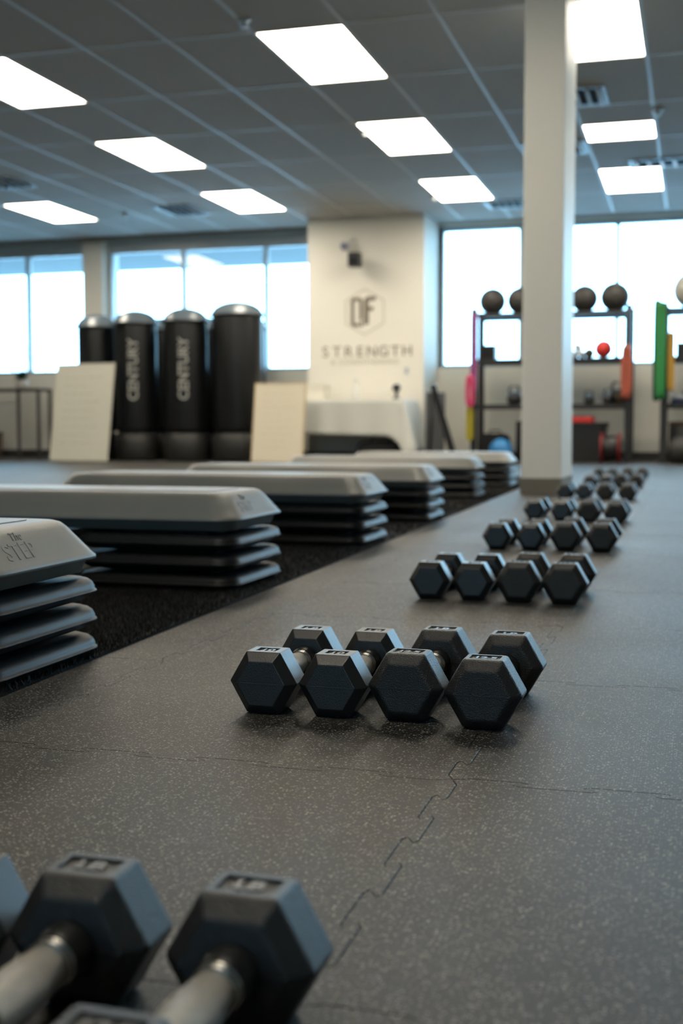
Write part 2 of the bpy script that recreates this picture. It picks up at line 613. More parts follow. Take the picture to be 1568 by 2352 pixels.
def window(idx, o, mullions, wid=0.05, label=None, top_bar=0.06, transom=None):
    a, b, y, z0, z1 = o
    w = bpy.data.objects.new('window_%d' % idx, None)
    COL.objects.link(w)
    w['kind'] = 'structure'
    w['label'] = label
    fr = MB()
    d0, d1 = y - 0.05, y + 0.05
    fr.box(a, b, d0, d1, z0, z0 + 0.05); fr.box(a, b, d0, d1, z1 - top_bar, z1)
    fr.box(a, a + 0.05, d0, d1, z0 + 0.05, z1 - top_bar); fr.box(b - 0.05, b, d0, d1, z0 + 0.05, z1 - top_bar)
    add('frame', fr, 'alu_frame', w)
    xs = [a + 0.05]
    for x in mullions:
        ww = wid
        if isinstance(x, tuple): x, ww = x
        add('mullion', MB().box(x - ww / 2, x + ww / 2, d0, d1, z0 + 0.05, z1 - top_bar), 'alu_frame', w)
        xs += [x - ww / 2, x + ww / 2]
    xs.append(b - 0.05)
    for k in range(0, len(xs), 2):
        add('pane', MB().box(xs[k], xs[k + 1], y - 0.004, y + 0.004, z0 + 0.05, z1 - top_bar), 'glass', w)
    return w


window(1, OPEN_LEFT_A, [-8.96, -10.1], top_bar=0.17, label='ribbon window above the console table')
window(2, OPEN_LEFT_B, [-6.62, -5.45], top_bar=0.17, label='ribbon window behind the punching bags')
window(3, OPEN_RIGHT, [(-2.10, 0.10), -0.95, 0.22, 1.39, 2.56, 3.73, 4.9, 6.07, 7.24, 8.41, 9.58], 0.05, label='tall window behind the storage racks', top_bar=0.05)
window(4, (-1.8, 0.2, -6.1, 1.1, 2.3), [-0.8], label='window behind the photographer')

# outside
struct('ground_outside', MB().box(-60, 60, 15.9, 90, -0.4, -0.2), 'asphalt')
cn = MB()
cn.box(-12.0, -4.2, 15.62, 17.6, 2.86, 3.25)
struct('canopy', cn, 'soffit', 'flat canopy outside the ribbon windows')


def bare_tree(x, y, hgt, seed):
    r = random.Random(seed)
    t = MB()
    def br(p, d, l, rad, k):
        q = p + d * l
        t.tube([p, q], [rad, rad * 0.65], 5)
        if k == 0: return
        for _ in range(3):
            nd = (d + Vector((r.uniform(-.7, .7), r.uniform(-.7, .7), r.uniform(-.05, .5)))).normalized()
            br(q, nd, l * r.uniform(.6, .8), rad * 0.6, k - 1)
    br(Vector((x, y, -0.2)), Vector((0, 0, 1)), hgt * 0.34, 0.03, 4)
    return t


for k, (x, y, hgt, lab) in enumerate(((-16.3, 27, 4.0, 'bare tree outside, seen through the window left of its mullion'), (-15.2, 26, 3.6, 'bare tree outside, seen just past the console table mullion'))):
    tag(add('bare_tree', bare_tree(x, y, hgt, k), 'twig'), lab, 'tree', 'bare trees outside')

# ------------------------------------------------------------------ ceiling
ceil = struct('ceiling', MB().box(X0, X1, Y0, Y1, CEIL + 0.016, CEIL + 0.3), 'ceiling_tile')
GX0, GY0 = -2.5047 - 0.305, 8.2369 - 0.61
gx = [GX0 + 0.61 * k for k in range(-13, 16)]
gy = [GY0 + 1.22 * k for k in range(-10, 7)]
lights = []
LAB = {}
for j in range(-4, 3):
    for cx in (-2.5047, -4.9447, -0.6747, -7.3847):
        if j >= -1 or (j == -3 and cx > -1):
            lights.append((cx, 4.60 if (j == -1 and cx > -1) else (0.40 if j == -3 else 8.2369 + 2.44 * j), 1.22))
lights = [l for l in lights if not (abs(l[0] + 0.6747) < .01 and abs(l[1] - 10.6769) < .01)]
lights.append((-0.6747, 10.98, 0.61))
for cx in (1.7653, 4.2053):
    for j in (0, 1, 2):
        lights.append((cx, 8.2369 + 2.44 * j, 1.22))
vents = [(-0.98, 9.78), (-5.86, 13.73), (-2.20, 14.34)]
slots = {(round(l[0], 1), round(l[1], 1)) for l in lights}


def occupied(xc, yc):
    for lx, ly, ll in lights:
        if abs(lx - xc) < 0.1 and abs(ly - yc) < 0.5:
            return True
    for vx, vy in vents:
        if abs(vx - xc) < 0.31 and abs(vy - yc) < 0.62 and False:
            return True
    return False


tile_me = MB().box(-0.298, 0.298, -0.603, 0.603, 0.0, 0.012).mesh('ceiling_tile')
half_me = MB().box(-0.298, 0.298, -0.30, 0.30, 0.0, 0.012).mesh('ceiling_tile')
for xa in gx[:-1]:
    for ya in gy[:-1]:
        xc, yc = xa + 0.305, ya + 0.61
        if not (-11.0 < xc < 1.2 and 4.0 < yc < 15.0) or xc < -(yc * 0.68) - 0.6:
            continue
        if yc + 0.61 > 15.0 and xc < -3.0:
            continue
        if occupied(xc, yc):
            if abs(xc + 0.6747) < .1 and abs(yc - 10.6769) < .2:
                add('ceiling_tile', half_me, 'ceiling_tile', ceil, (xc, yc - 0.305, CEIL + 0.002))
            continue
        add('ceiling_tile', tile_me, 'ceiling_tile', ceil, (xc, yc, CEIL + 0.002 + random.uniform(0, 0.002)))
for x in gx:
    if -11 < x < 1.9:
        add('grid_bar', MB().box(x - 0.012, x + 0.012, 3.5, 14.98, CEIL - 0.001, CEIL + 0.014), 'grid_metal', ceil)
for y in gy:
    if 3.5 < y < 14.98:
        add('cross_bar', MB().box(-11, 1.9, y - 0.012, y + 0.012, CEIL - 0.0005, CEIL + 0.013), 'grid_metal', ceil)
# plain ceiling field where the grid cannot be seen
rest = MB()
rest.box(X0, X1, Y0, 3.5, CEIL + 0.0125, CEIL + 0.016)
rest.box(1.9, X1, 3.5, 15.2, CEIL + 0.0125, CEIL + 0.016)
add('ceiling_field', rest, 'ceiling_tile', ceil)['kind'] = 'stuff'
# bulkhead trim above the ribbon windows
struct('trim_1', MB().box(X0, -4.612, 14.93, 14.999, CEIL - 0.05, CEIL + 0.02), 'cove_base')


def light_frame(ll):
    f = MB()
    hx, hy = 0.300, ll / 2 - 0.005
    z0, z1 = CEIL - 0.004, CEIL + 0.015
    f.box(-hx, hx, -hy, -hy + 0.012, z0 - CEIL, z1 - CEIL); f.box(-hx, hx, hy - 0.012, hy, z0 - CEIL, z1 - CEIL)
    f.box(-hx, -hx + 0.012, -hy + 0.012, hy - 0.012, z0 - CEIL, z1 - CEIL); f.box(hx - 0.012, hx, -hy + 0.012, hy - 0.012, z0 - CEIL, z1 - CEIL)
    d = MB().box(-hx + 0.012, hx - 0.012, -hy + 0.012, hy - 0.012, 0.001, 0.012)
    return f.mesh('frame'), d.mesh('diffuser')


fr1, df1 = light_frame(1.22)
fr2, df2 = light_frame(0.61)
colname = {-2.5: 'run in front of the sign pillar', -4.9: 'run over the right half of the punching bags', -0.7: 'run right of the column', -7.4: 'run nearest the console table'}
for lx, ly, ll in lights:
    k = math.floor((ly - 8.2369) / 2.44 + 0.51)
    cn_ = colname.get(round(lx, 1))
    order = {0: 'largest', 1: 'middle', 2: 'farthest'}.get(k)
    if cn_ is None:
        lab, grp = 'white ceiling light panel over the right side, beyond the storage racks', 'ceiling lights over the unseen right side'
    elif k < 0:
        lab, grp = 'white ceiling light panel above the camera, beyond the top edge', 'ceiling lights above the camera'
    else:
        lab, grp = 'glowing ceiling light panel, %s of the %s' % (order, cn_), 'recessed ceiling light panels'
        if lx < -7 and k == 0:
            lab = 'glowing ceiling light panel beyond the left edge, first of the run nearest the console table'
        if ll < 1:
            lab = 'short square glowing ceiling light panel right of the column'
    t = thing('ceiling_light', lab, 'light', (lx, ly, CEIL), group=grp)
    add('frame', fr1 if ll > 1 else fr2, 'grid_metal', t)
    add('diffuser', df1 if ll > 1 else df2, 'lamp_diffuser', t)


def vent(x, y, w, l, lab):
    t = thing('ceiling_vent', lab, 'vent', (x, y, CEIL - 0.001), group='ceiling air vents')
    f = MB()
    f.box(-w / 2, w / 2, -l / 2, -l / 2 + .03, -0.012, 0); f.box(-w / 2, w / 2, l / 2 - .03, l / 2, -0.012, 0)
    f.box(-w / 2, -w / 2 + .03, -l / 2 + .03, l / 2 - .03, -0.012, 0); f.box(w / 2 - .03, w / 2, -l / 2 + .03, l / 2 - .03, -0.012, 0)
    add('frame', f, 'alu_frame', t)
    add('backing', MB().box(-w / 2 + .03, w / 2 - .03, -l / 2 + .03, l / 2 - .03, -0.002, -0.0005), 'vent_dark', t)
    n = 5
    sl = MB().add([(-.004, -l / 2 + .03, -.004), (.004, -l / 2 + .03, -.004), (.034, -l / 2 + .03, -.034), (.026, -l / 2 + .03, -.034),
                   (-.004, l / 2 - .03, -.004), (.004, l / 2 - .03, -.004), (.034, l / 2 - .03, -.034), (.026, l / 2 - .03, -.034)],
                  [(0, 1, 2, 3), (7, 6, 5, 4), (0, 4, 5, 1), (1, 5, 6, 2), (2, 6, 7, 3), (3, 7, 4, 0)]).mesh('slat')
    for k in range(n):
        xx = -w / 2 + 0.05 + (w - 0.12) * k / (n - 1)
        add('slat', sl, 'grid_metal', t, (xx, 0, 0))


vent(-0.93, 9.75, 0.46, 0.52, 'slatted ceiling air vent beside the top of the column')
vent(-5.83, 13.38, 0.46, 0.62, 'small dark ceiling vent above the punching bags')
vent(-2.12, 14.05, 0.46, 0.46, 'ceiling vent between the farthest panel and the tall window')
vent(-6.98, 11.4, 0.5, 0.5, 'dark ceiling vent by the cropped panel at the left edge')
vent(-1.28, 11.45, 0.56, 0.5, 'dark ceiling vent just behind the column top')
vent(-0.36, 12.33, 0.6, 0.36, 'narrow dark ceiling vent touching the farthest panel right of the column')

sk = MB().lathe([(0.0, 0.0), (0.045, 0.0), (0.045, -0.008), (0.018, -0.014), (0.018, -0.04), (0.03, -0.042), (0.03, -0.046), (0.0, -0.046)], 16, caps=False).mesh('sprinkler')
for (x, y, lab) in ((-2.779, 7.372, 'small ceiling sprinkler head near the top edge'), (-2.786, 10.33, 'ceiling sprinkler head left of the middle light panel'),
                    (-0.34, 10.33, 'ceiling sprinkler head above the short square light panel'), (-2.815, 13.37, 'ceiling sprinkler head left of the farthest panel, over the sign pillar'),
                    (-6.55, 13.37, 'ceiling sprinkler head beside the small vent over the bags')):
    tag(add('sprinkler_head', sk, 'grid_metal', None, (x, y, CEIL - 0.001)), lab, 'sprinkler', 'ceiling sprinkler heads')


# ------------------------------------------------------------------ hex dumbbells
def make_head(H, top_len, bev, rec_w, rec_l, edge, matname):
    """axis along y; centred at y=0; z from 0 to H"""
    R = H / math.sqrt(3)
    inner = 0.715
    h0 = top_len / 2
    bm = bmesh.new()

    def ring(rad, y):
        return [bm.verts.new((rad * math.cos(PI / 3 * k), y, H / 2 + rad * math.sin(PI / 3 * k))) for k in range(6)]
    r0, r1, r2, r3 = ring(R * inner, -h0 - bev), ring(R, -h0), ring(R, h0), ring(R * inner, h0 + bev)
    outer = set(r0 + r1 + r2 + r3)
    bm.faces.new(r0); bm.faces.new(r3[::-1])
    for a, b in ((r0, r1), (r2, r3)):
        for k in range(6):
            bm.faces.new((a[k], a[(k + 1) % 6], b[(k + 1) % 6], b[k]))
    for k in range(6):
        if k == 1:
            continue
        bm.faces.new((r1[k], r1[(k + 1) % 6], r2[(k + 1) % 6], r2[k]))
    # top side with the recessed number panel
    o4 = [r1[1], r1[2], r2[2], r2[1]]
    w, l, dz = rec_w / 2, rec_l / 2, 0.0022
    q4 = [bm.verts.new(p) for p in ((w, -l, H), (-w, -l, H), (-w, l, H), (w, l, H))]
    d4 = [bm.verts.new(p) for p in ((w * .97, -l * .95, H - dz), (-w * .97, -l * .95, H - dz), (-w * .97, l * .95, H - dz), (w * .97, l * .95, H - dz))]
    for k in range(4):
        n = (k + 1) % 4
        bm.faces.new((o4[k], o4[n], q4[n], q4[k]))
        bm.faces.new((q4[k], q4[n], d4[n], d4[k]))
    bm.faces.new(d4)
    bmesh.ops.recalc_face_normals(bm, faces=bm.faces)
    es = [e for e in bm.edges if e.verts[0] in outer and e.verts[1] in outer]
    bmesh.ops.bevel(bm, geom=es, offset=edge, segments=3, affect='EDGES', profile=0.5, clamp_overlap=True)
    # moulding seam around the middle of both end faces
    for s in (-1, 1):
        y = s * (h0 + bev)
        a = R * inner * 0.98
        g = bmesh.ops.create_cube(bm, size=1.0)
        for v in g['verts']:
            v.co = Vector((v.co.x * 2 * a, y + v.co.y * 0.0008, H / 2 + v.co.z * 0.0009))
    me = bpy.data.meshes.new('head')
    bm.to_mesh(me)
    bm.free()
    for p in me.polygons:
        p.use_smooth = False
    me.materials.append(MATS[matname])
    return me


def knurl_grip(L):
    prof = []
    n = 16
    for k in range(n + 1):
        t = k / n
        r = 0.0132 + 0.0028 * math.sin(PI * t) ** 1.3
        prof.append((r, -L / 2 + L * t))
    return MB().lathe(prof, 28, 'y')


def make_dumbbell(H, reach, text, edge, rec, matname):
    """reach: outer top edge of the front head to the inner top edge of the rear head"""
    top_len, bev = 0.038, 0.0115
    yf = top_len / 2                    # origin: below outer top edge of the front head (y = 0)
    yr = reach + top_len / 2
    t = thing('hex_dumbbell', 'x', 'dumbbell')
    head = make_head(H, top_len, bev, rec[0], rec[1], edge, matname)
    hf = add('head', head, None, t, (0, yf, 0))
    hr = add('head', head, None, t, (0, yr, 0))
    tm = text_mesh(text, 0.019 if len(text) < 3 else 0.0165, 0.0007, offset=0.0007)
    tm.materials.append(MATS['numeral_rubber'])
    tr_ = text_mesh('LB', 0.019, 0.0007, offset=0.0007)
    tr_.materials.append(MATS['numeral_rubber'])
    add('numeral', tm, None, hf, (0, 0, H - 0.0014))
    add('numeral', tr_, None, hr, (0, 0, H - 0.0014))
    a, b = yf + top_len / 2 + bev, yr - top_len / 2 - bev
    L = b - a
    hd = add('handle', knurl_grip(L - 0.052), 'knurl', t, (0, (a + b) / 2, H / 2))
    for s in (-1, 1):
        e = (L / 2) * s
        sleeve = MB().lathe([(0.0185, 0.0), (0.0185, -0.006 * s), (0.0165, -0.016 * s), (0.0150, -0.019 * s)], 28, 'y')
        add('sleeve', sleeve, 'black_plastic', hd, (0, e, 0))
        rings = MB()
        for q, (r, w) in enumerate(((0.0158, 0.003), (0.0140, 0.0015), (0.0156, 0.003))):
            y0 = -(0.019 + 0.0024 * q) * s
            rings.lathe([(r - 0.0012, y0), (r, y0 - 0.0007 * s), (r, y0 - 0.0017 * s), (r - 0.0012, y0 - 0.0024 * s)], 28, 'y')
        add('collar', rings, 'chrome', hd, (0, e, 0))
    return t


d10 = make_dumbbell(0.0785, 0.182, '10', 0.0009, (0.0275, 0.0205), 'dumbbell_rubber')
d12 = make_dumbbell(0.0845, 0.186, '12.5', 0.0026, (0.0375, 0.0245), 'dumbbell_grain')
index_kids()
rows = [
    ('blurred front row at the bottom edge', [None, (-0.458, 0.480, 0), (-0.362, 0.477, -0.6), (-0.258, 0.473, 0.8)]),
    ('sharply focused row', [(-0.5235, 1.445, 0.3), (-0.4325, 1.449, 0.6), (-0.3395, 1.452, 1.4), (-0.2405, 1.437, 0.8)]),
    ('row just behind the focused row', [(-0.542, 2.542, 1), (-0.449, 2.545, 0.5), (-0.352, 2.540, 0.5), (-0.256, 2.536, 0.8)]),
    ('third row counted from the focused one', [(-0.574, 3.668, 1), (-0.473, 3.676, 0.2), (-0.370, 3.680, 1.2), (-0.262, 3.668, 0.4)]),
    ('fourth row counted from the focused one', [(-0.625, 4.960, 1), (-0.512, 4.920, 0.2), (-0.401, 4.850, 0.8), (-0.290, 4.780, 1.2)]),
    ('row standing beside the column base', [(-0.660, 6.500, 1), (-0.560, 6.490, 0), (-0.450, 6.455, 1), (-0.333, 6.415, 1)]),
    ('row just beyond the column base', [(-0.640, 7.86, 1), (-0.540, 7.86, 0), (-0.450, 7.86, 1), (-0.352, 7.84, 1)]),
    ('farthest row before the racks', [(-0.690, 9.25, 1), (-0.590, 9.25, 0), (-0.480, 9.25, 1), (-0.375, 9.22, 1)]),
]
pos = ['leftmost', 'second from left', 'third from left', 'rightmost']
used10 = used12 = False
for rname, items in rows:
    for i, it in enumerate(items):
        if it is None:
            continue
        x, y, deg = it
        lab = 'black rubber hex dumbbell, %s in the %s' % (pos[i], rname)
        src = d10 if i < 2 else d12
        if i < 2 and not used10:
            used10 = True; t = d10
            t.location = (x, y, 0.0006); t.rotation_euler = (0, 0, -math.radians(deg)); t['label'] = lab
        elif i >= 2 and not used12:
            used12 = True; t = d12
            t.location = (x, y, 0.0006); t.rotation_euler = (0, 0, -math.radians(deg)); t['label'] = lab
        else:
            t = copy_tree(src, (x, y, 0.0006), -math.radians(deg), lab)
        t['group'] = 'hex dumbbells lined up in rows'


# ------------------------------------------------------------------ aerobic steps
LX, LY = 1.06, 0.36
RP = 0.045


def deck_mesh():
    rings = []
    n = 8

    def ring(z, inset, r, wave=0.0):
        pts = []
        base = rrect(-LX + inset, -inset, inset, LY - inset, r, z, n)
        # subdivide the straight long sides so that their upper edge can swing in and out
        out = []
        for k in range(len(base)):
            p, q = Vector(base[k]), Vector(base[(k + 1) % len(base)])
            out.append(p)
            if (q - p).length > 0.4:
                for s in range(1, 16):
                    t = s / 16
                    v = p.lerp(q, t)
                    if wave:
                        u = abs((v.x + LX / 2) / (LX / 2))
                        d = wave * (0.5 - 0.5 * math.cos(2 * PI * min(1, max(0, (u - 0.08) / 0.72))))
                        v.y += d if v.y < LY / 2 else -d
                    out.append(v)
            elif (q - p).length > 0.1:
                for s in range(1, 6):
                    out.append(p.lerp(q, s / 6))
        return [tuple(v) for v in out]
    rings = [ring(0.000, 0.020, 0.046), ring(0.0205, 0.012, 0.05), ring(0.0215, 0.0, 0.056), ring(0.026, 0.0, 0.056), ring(0.031, 0.005, 0.055),
             ring(0.052, 0.020, 0.052, 0.001), ring(0.072, 0.035, 0.048, 0.004), ring(0.079, 0.042, 0.046, 0.006), ring(0.082, 0.050, 0.044, 0.008), ring(0.083, 0.060, 0.042, 0.008)]
    mb = MB().loft(rings, smooth=True)
    return mb


def riser_mesh(x0, x1):
    def r(z, ins, rad):
        return rrect(x0 + ins, x1 - ins, ins, LY - ins, rad, z, 7)
    rings = [r(0.000, 0.022, 0.045), r(0.003, 0.016, 0.047), r(0.010, 0.008, 0.05), r(0.0135, 0.004, 0.052), r(0.0138, 0.0008, 0.053), r(0.0150, 0.0, 0.054), r(0.0162, 0.0012, 0.053),
             r(0.0164, 0.0030, 0.052), r(0.022, 0.0035, 0.05), r(0.028, 0.0065, 0.048), r(0.0325, 0.0115, 0.046), r(0.0350, 0.0185, 0.043), r(0.0358, 0.026, 0.036), r(0.0345, 0.030, 0.036), r(0.034, 0.05, 0.03)]
    mb = MB().loft(rings, smooth=True)
    # the raised foot the next riser sits on
    mb.loft([rrect(x0 + 0.075, x1 - 0.075, 0.075, LY - 0.075, 0.03, z, 4) for z in (0.0335, 0.0455)])
    return mb


def end_point(y, z, inset_out=0.0012):
    """point on the sloped right end of the deck"""
    t = (z - 0.031) / (0.072 - 0.031)
    return -(0.005 + (0.035 - 0.005) * t)


deck_me = deck_mesh().mesh('platform_deck')
mat_me = MB().loft([rrect(-LX + 0.085, -0.085, 0.078, LY - 0.078, 0.035, z, 6) for z in (0.0825, 0.0845)]).mesh('top_mat')
ris_r = riser_mesh(-0.40, 0.0).mesh('riser')
ris_l = riser_mesh(-LX, -LX + 0.40).mesh('riser')


def slope_text(body, size, yc, zc, shear=0.0, offset=0.0):
    me = text_mesh(body, size, 0.0009, offset=offset, shear=shear, spacing=1.05)
    sl = math.atan2(0.030, 0.041)        # lean of the end face
    x = end_point(yc, zc)
    for v in me.vertices:
        tx, ty, tz = v.co
        v.co = (x - ty * math.sin(sl) + tz * math.cos(sl), yc + tx, zc + ty * math.cos(sl) + tz * math.sin(sl))
    me.materials.append(MATS['deck_plastic'])
    return me


st = thing('aerobic_step', 'x', 'step platform')
dk = add('platform_deck', deck_me, 'deck_plastic', st, (0, 0, 3 * RP))
dk['label'] = 'pale grey plastic platform deck'
add('top_mat', mat_me, 'deck_plastic', dk)
add('lettering', slope_text('STEP', 0.038, 0.126, 0.049, offset=0.0004), None, dk)
add('lettering', slope_text('The', 0.019, 0.136, 0.069, shear=0.2), None, dk)
for k in range(3):
    add('riser', ris_r, 'riser_plastic', st, (0, 0, RP * k))
    add('riser', ris_l, 'riser_plastic', st, (0, 0, RP * k))
index_kids()
steps = [(-0.900, 1.40, 0, 'stacked grey step platform with embossed lettering, cropped at the left edge'),
         (-0.962, 2.47, 0, 'stacked grey step platform right behind the one with visible lettering'),
         (-0.965, 3.555, 0, 'stacked grey step platform, third one along the turf, fully in view'),
         (-0.985, 4.60, 0, 'stacked grey step platform, fourth one along the turf'),
         (-1.095, 6.27, 0, 'stacked grey step platform, fifth one along the turf, below the draped table'),
         (-1.110, 7.62, 0, 'stacked grey step platform touching the column in view, farthest on turf')]
for k, (x, y, r, lab) in enumerate(steps):
    if k == 0:
        t = st
        t.location, t['label'] = (x, y, 0.0045), lab
    else:
        t = copy_tree(st, (x, y, 0.0045), r, lab)
    t['group'] = 'step platforms in a line on the turf'


# ------------------------------------------------------------------ punching bags
def bag(x, y, r, ztop, label, text=None, dang=0.0, group='free-standing punching bags'):
    t = thing('punching_bag', label, 'punching bag', (x, y, 0.0), group=group)
    rb = r + 0.012
    add('base', MB().lathe([(rb - 0.03, 0.0), (rb, 0.03), (rb + 0.002, 0.20), (rb - 0.004, 0.30), (rb - 0.03, 0.335), (r * 0.7, 0.345)], 40), 'bag_base', t)
    zr = ztop - 0.17
    body = MB().lathe([(r * 0.86, 0.345), (r * 0.97, 0.36), (r, 0.40), (r, zr - 0.03), (r * 0.985, zr)], 40)
    bo = add('body', body, 'vinyl_black', t)
    dome = [(r + 0.003, zr), (r + 0.034, zr + 0.004), (r + 0.034, zr + 0.018), (r + 0.02, zr + 0.028)]
    for k in range(1, 9):
        a = PI / 2 * k / 8
        dome.append(((r + 0.006) * math.cos(a) + 0.0005, zr + 0.022 + 0.15 * math.sin(a)))
    add('dome', MB().lathe(dome, 40), 'bag_dome', t)
    if text:
        me = text_mesh(text, 0.165, 0.002, offset=0.004, spacing=0.98)
        base = math.atan2(0 - y, 0 - x) + dang
        for v in me.vertices:
            tx, ty, tz = v.co
            a = base - ty / r
            rr = r + 0.005 + tz
            v.co = (rr * math.cos(a), rr * math.sin(a), 1.09 + tx)
        me.materials.append(MATS['print_grey'])
        add('lettering', me, None, bo)
    return t


bag(-7.165, 13.78, 0.235, 1.80, 'black punching bag standing behind the tall white board')
bag(-6.551, 13.6, 0.258, 1.815, 'black punching bag with vertical white lettering, next to the white board', 'CENTURY', -0.12)
bag(-5.894, 13.6, 0.262, 1.825, 'black punching bag with vertical white lettering, beside the unlettered one', 'CENTURY', -0.10)
bag(-5.262, 13.68, 0.30, 1.89, 'large plain black punching bag beside the cream board')
bag(-6.56, 14.36, 0.245, 1.79, 'black punching bag in the back row, between the two lettered ones')
bag(-5.97, 14.36, 0.245, 1.79, 'black punching bag in the back row, behind the gap left of the large bag')
bag(-5.40, 14.36, 0.245, 1.79, 'black punching bag in the back row, peeking out right of the large bag')


# ------------------------------------------------------------------ leaning boards
def board(bl, br_, tl, tr, h, lean, matname, label, fr, marks, mk):
    """bl/br floor points, leaning back by `lean`; width from bl to br"""
    d = Vector((br_[0] - bl[0], br_[1] - bl[1]))
    w = d.length
    rot = math.atan2(d.y, d.x)
    t = thing('display_board', label, 'board', (bl[0], bl[1], 0.0), (0, 0, rot), 'boards standing on the floor')
    rt = (-lean, 0, 0)
    pn = add('panel', MB().box(0.0, w, -0.008, 0.008, 0.012, h).mesh('panel', 0.002), matname, t, rot=rt)
    f = MB()
    f.box(-0.012, 0, -0.011, 0.011, 0.005, h + 0.012); f.box(w, w + 0.012, -0.011, 0.011, 0.005, h + 0.012)
    f.box(0, w, -0.011, 0.011, 0.005, 0.012); f.box(0, w, -0.011, 0.011, h, h + 0.012)
    add('frame', f, fr, t, rot=rt)
    rr = random.Random(marks)
    mkb = MB()
    for k in range(9):
        z = h * (0.86 - 0.085 * k)
        x = w * 0.16
        while x < w * rr.uniform(0.55, 0.85):
            l = rr.uniform(0.03, 0.10)
            mkb.box(x, x + l, -0.0088, -0.0081, z, z + rr.uniform(0.008, 0.014))
            x += l + 0.03
    add('faint_writing', mkb, mk, pn)['kind'] = 'stuff'
    # prop leg behind
    top = Vector((w * 0.5, math.sin(lean) * h * 0.8, math.cos(lean) * h * 0.8))
    lg = MB()
    for s in (0.25, 0.75):
        lg.tube([(w * s, top.y + 0.012, top.z), (w * s, top.y + 0.17, 0.012)], 0.012, 8)
    add('prop_leg', lg, 'black_metal', t)
    return t


board((-7.47, 13.14), (-6.68, 13.04), None, None, 1.17, 0.16, 'board_white', 'tall white board with faint writing, leaning before the punching bags', 'board_white', 3, 'marker_faint')
board((-4.905, 13.20), (-4.275, 13.10), None, None, 0.905, 0.12, 'board_cream', 'cream board with a tan edge standing in front of the draped table', 'wood_edge', 5, 'marker_cream')

# ------------------------------------------------------------------ draped table and what is on and under it
t = thing('draped_table', 'folding table under a pale cloth below the wall sign', 'table', (-4.05, 13.95, 0))
TXA, TXB, TYA, TYB, TH = -0.85, 0.83, -0.38, 0.36, 0.715
add('tabletop', MB().box(TXA, TXB, TYA, TYB, TH - 0.035, TH).mesh('tabletop', 0.006), 'panel_grey', t)
for sx in (TXA + 0.12, TXB - 0.12):
    for sy in (TYA + 0.07, TYB - 0.07):
        add('leg', MB().tube([(sx, sy, 0), (sx, sy, TH - 0.036)], 0.014, 10), 'grey_metal', t)
# cloth: a top sheet with hanging sides as one folded mesh
n = 30
cl = MB()


def cloth_panel(p0, p1, out, drop0, drop1, flare, folds, thick=0.004):
    rows_ = []
    N, Mz = 40, 10
    for j in range(Mz + 1):
        s = j / Mz
        row = []
        for i in range(N + 1):
            u = i / N
            p = Vector(p0).lerp(Vector(p1), u)
            dr = drop0 + (drop1 - drop0) * u ** 2
            off = s * flare + 0.012 + math.sin(u * folds * 2 * PI) * 0.018 * s
            row.append((p.x + out[0] * off, p.y + out[1] * off, TH + 0.004 - dr * s))
        rows_.append(row)
    cl.loft(rows_, False, False, True, closed=False)


path = []                                     # (x, y, nx, ny, drop, flare)
for k in range(13):
    path.append((TXA, TYB - (TYB - TYA) * k / 12, -1, 0, 0.38, 0.03))
for k in range(1, 4):
    a = PI + PI / 2 * k / 4
    path.append((TXA, TYA, math.cos(a), math.sin(a), 0.40, 0.05))
for k in range(49):
    u = k / 48
    path.append((TXA + (TXB - TXA) * u, TYA, 0, -1, 0.385 + 0.04 * u + 0.12 * max(0, (u - 0.9) / 0.1) ** 2, 0.03 + 0.04 * max(0, (u - 0.9) / 0.1)))
for k in range(1, 8):
    a = -PI / 2 + PI / 2 * k / 8
    path.append((TXB, TYA, math.cos(a), math.sin(a), 0.56 + 0.06 * math.sin(PI * k / 8), 0.09 + 0.05 * k / 8))
for k in range(13):
    path.append((TXB, TYA + (TYB - TYA) * k / 12, 1, 0, 0.60, 0.14))
rows_ = []
for j in range(13):
    s_ = j / 12
    row = []
    for q_, (x, y, nx, ny, dr, fl) in enumerate(path):
        off = 0.012 + s_ * fl + 0.016 * s_ * math.sin(q_ * 0.55)
        row.append((x + nx * off, y + ny * off, TH + 0.004 - dr * s_ ** 1.0))
    rows_.append(row)
cl.loft(rows_, False, False, True, closed=False)
cl.add(rows_[0], [tuple(range(len(rows_[0])))])

co = add('tablecloth', cl, 'cloth_white', None, (-4.05, 13.95, 0.0005))
sol = co.modifiers.new('thickness', 'SOLIDIFY')
sol.thickness = 0.002
sol.offset = 1
tag(co, 'pale cloth hanging over the table below the wall sign', 'tablecloth')

bx = thing('carton', 'flat white carton on the draped table, behind the cream board', 'box', (-4.52, 13.92, TH + 0.0072))
add('body', MB().box(-0.30, 0.30, -0.15, 0.15, 0.0, 0.15).mesh('body', 0.004), 'paper_white', bx)
add('lid', MB().box(-0.305, 0.305, -0.155, 0.155, 0.150, 0.195).mesh('lid', 0.004), 'paper_white', bx)
sp = thing('spray_bottle', 'tall white bottle standing mid table in front of the sign', 'bottle', (-3.86, 13.9, TH + 0.0072))
add('body', MB().lathe([(0.045, 0), (0.05, 0.01), (0.05, 0.14), (0.02, 0.19), (0.018, 0.21)], 20), 'plastic_white', sp)
add('nozzle', MB().box(-0.018, 0.018, -0.05, 0.02, 0.21, 0.25).mesh('nozzle', 0.004), 'plastic_white', sp)
tro = thing('trophy', 'small black hourglass shaped ornament at the right end of the table', 'ornament', (-3.33, 13.75, TH + 0.0072))
add('stand', MB().lathe([(0.05, 0), (0.05, 0.012), (0.022, 0.03), (0.016, 0.07), (0.03, 0.095)], 20), 'black_plastic', tro)
add('top', MB().lathe([(0.022, 0.095), (0.048, 0.115), (0.052, 0.14), (0.035, 0.17), (0.01, 0.18)], 20), 'black_plastic', tro)
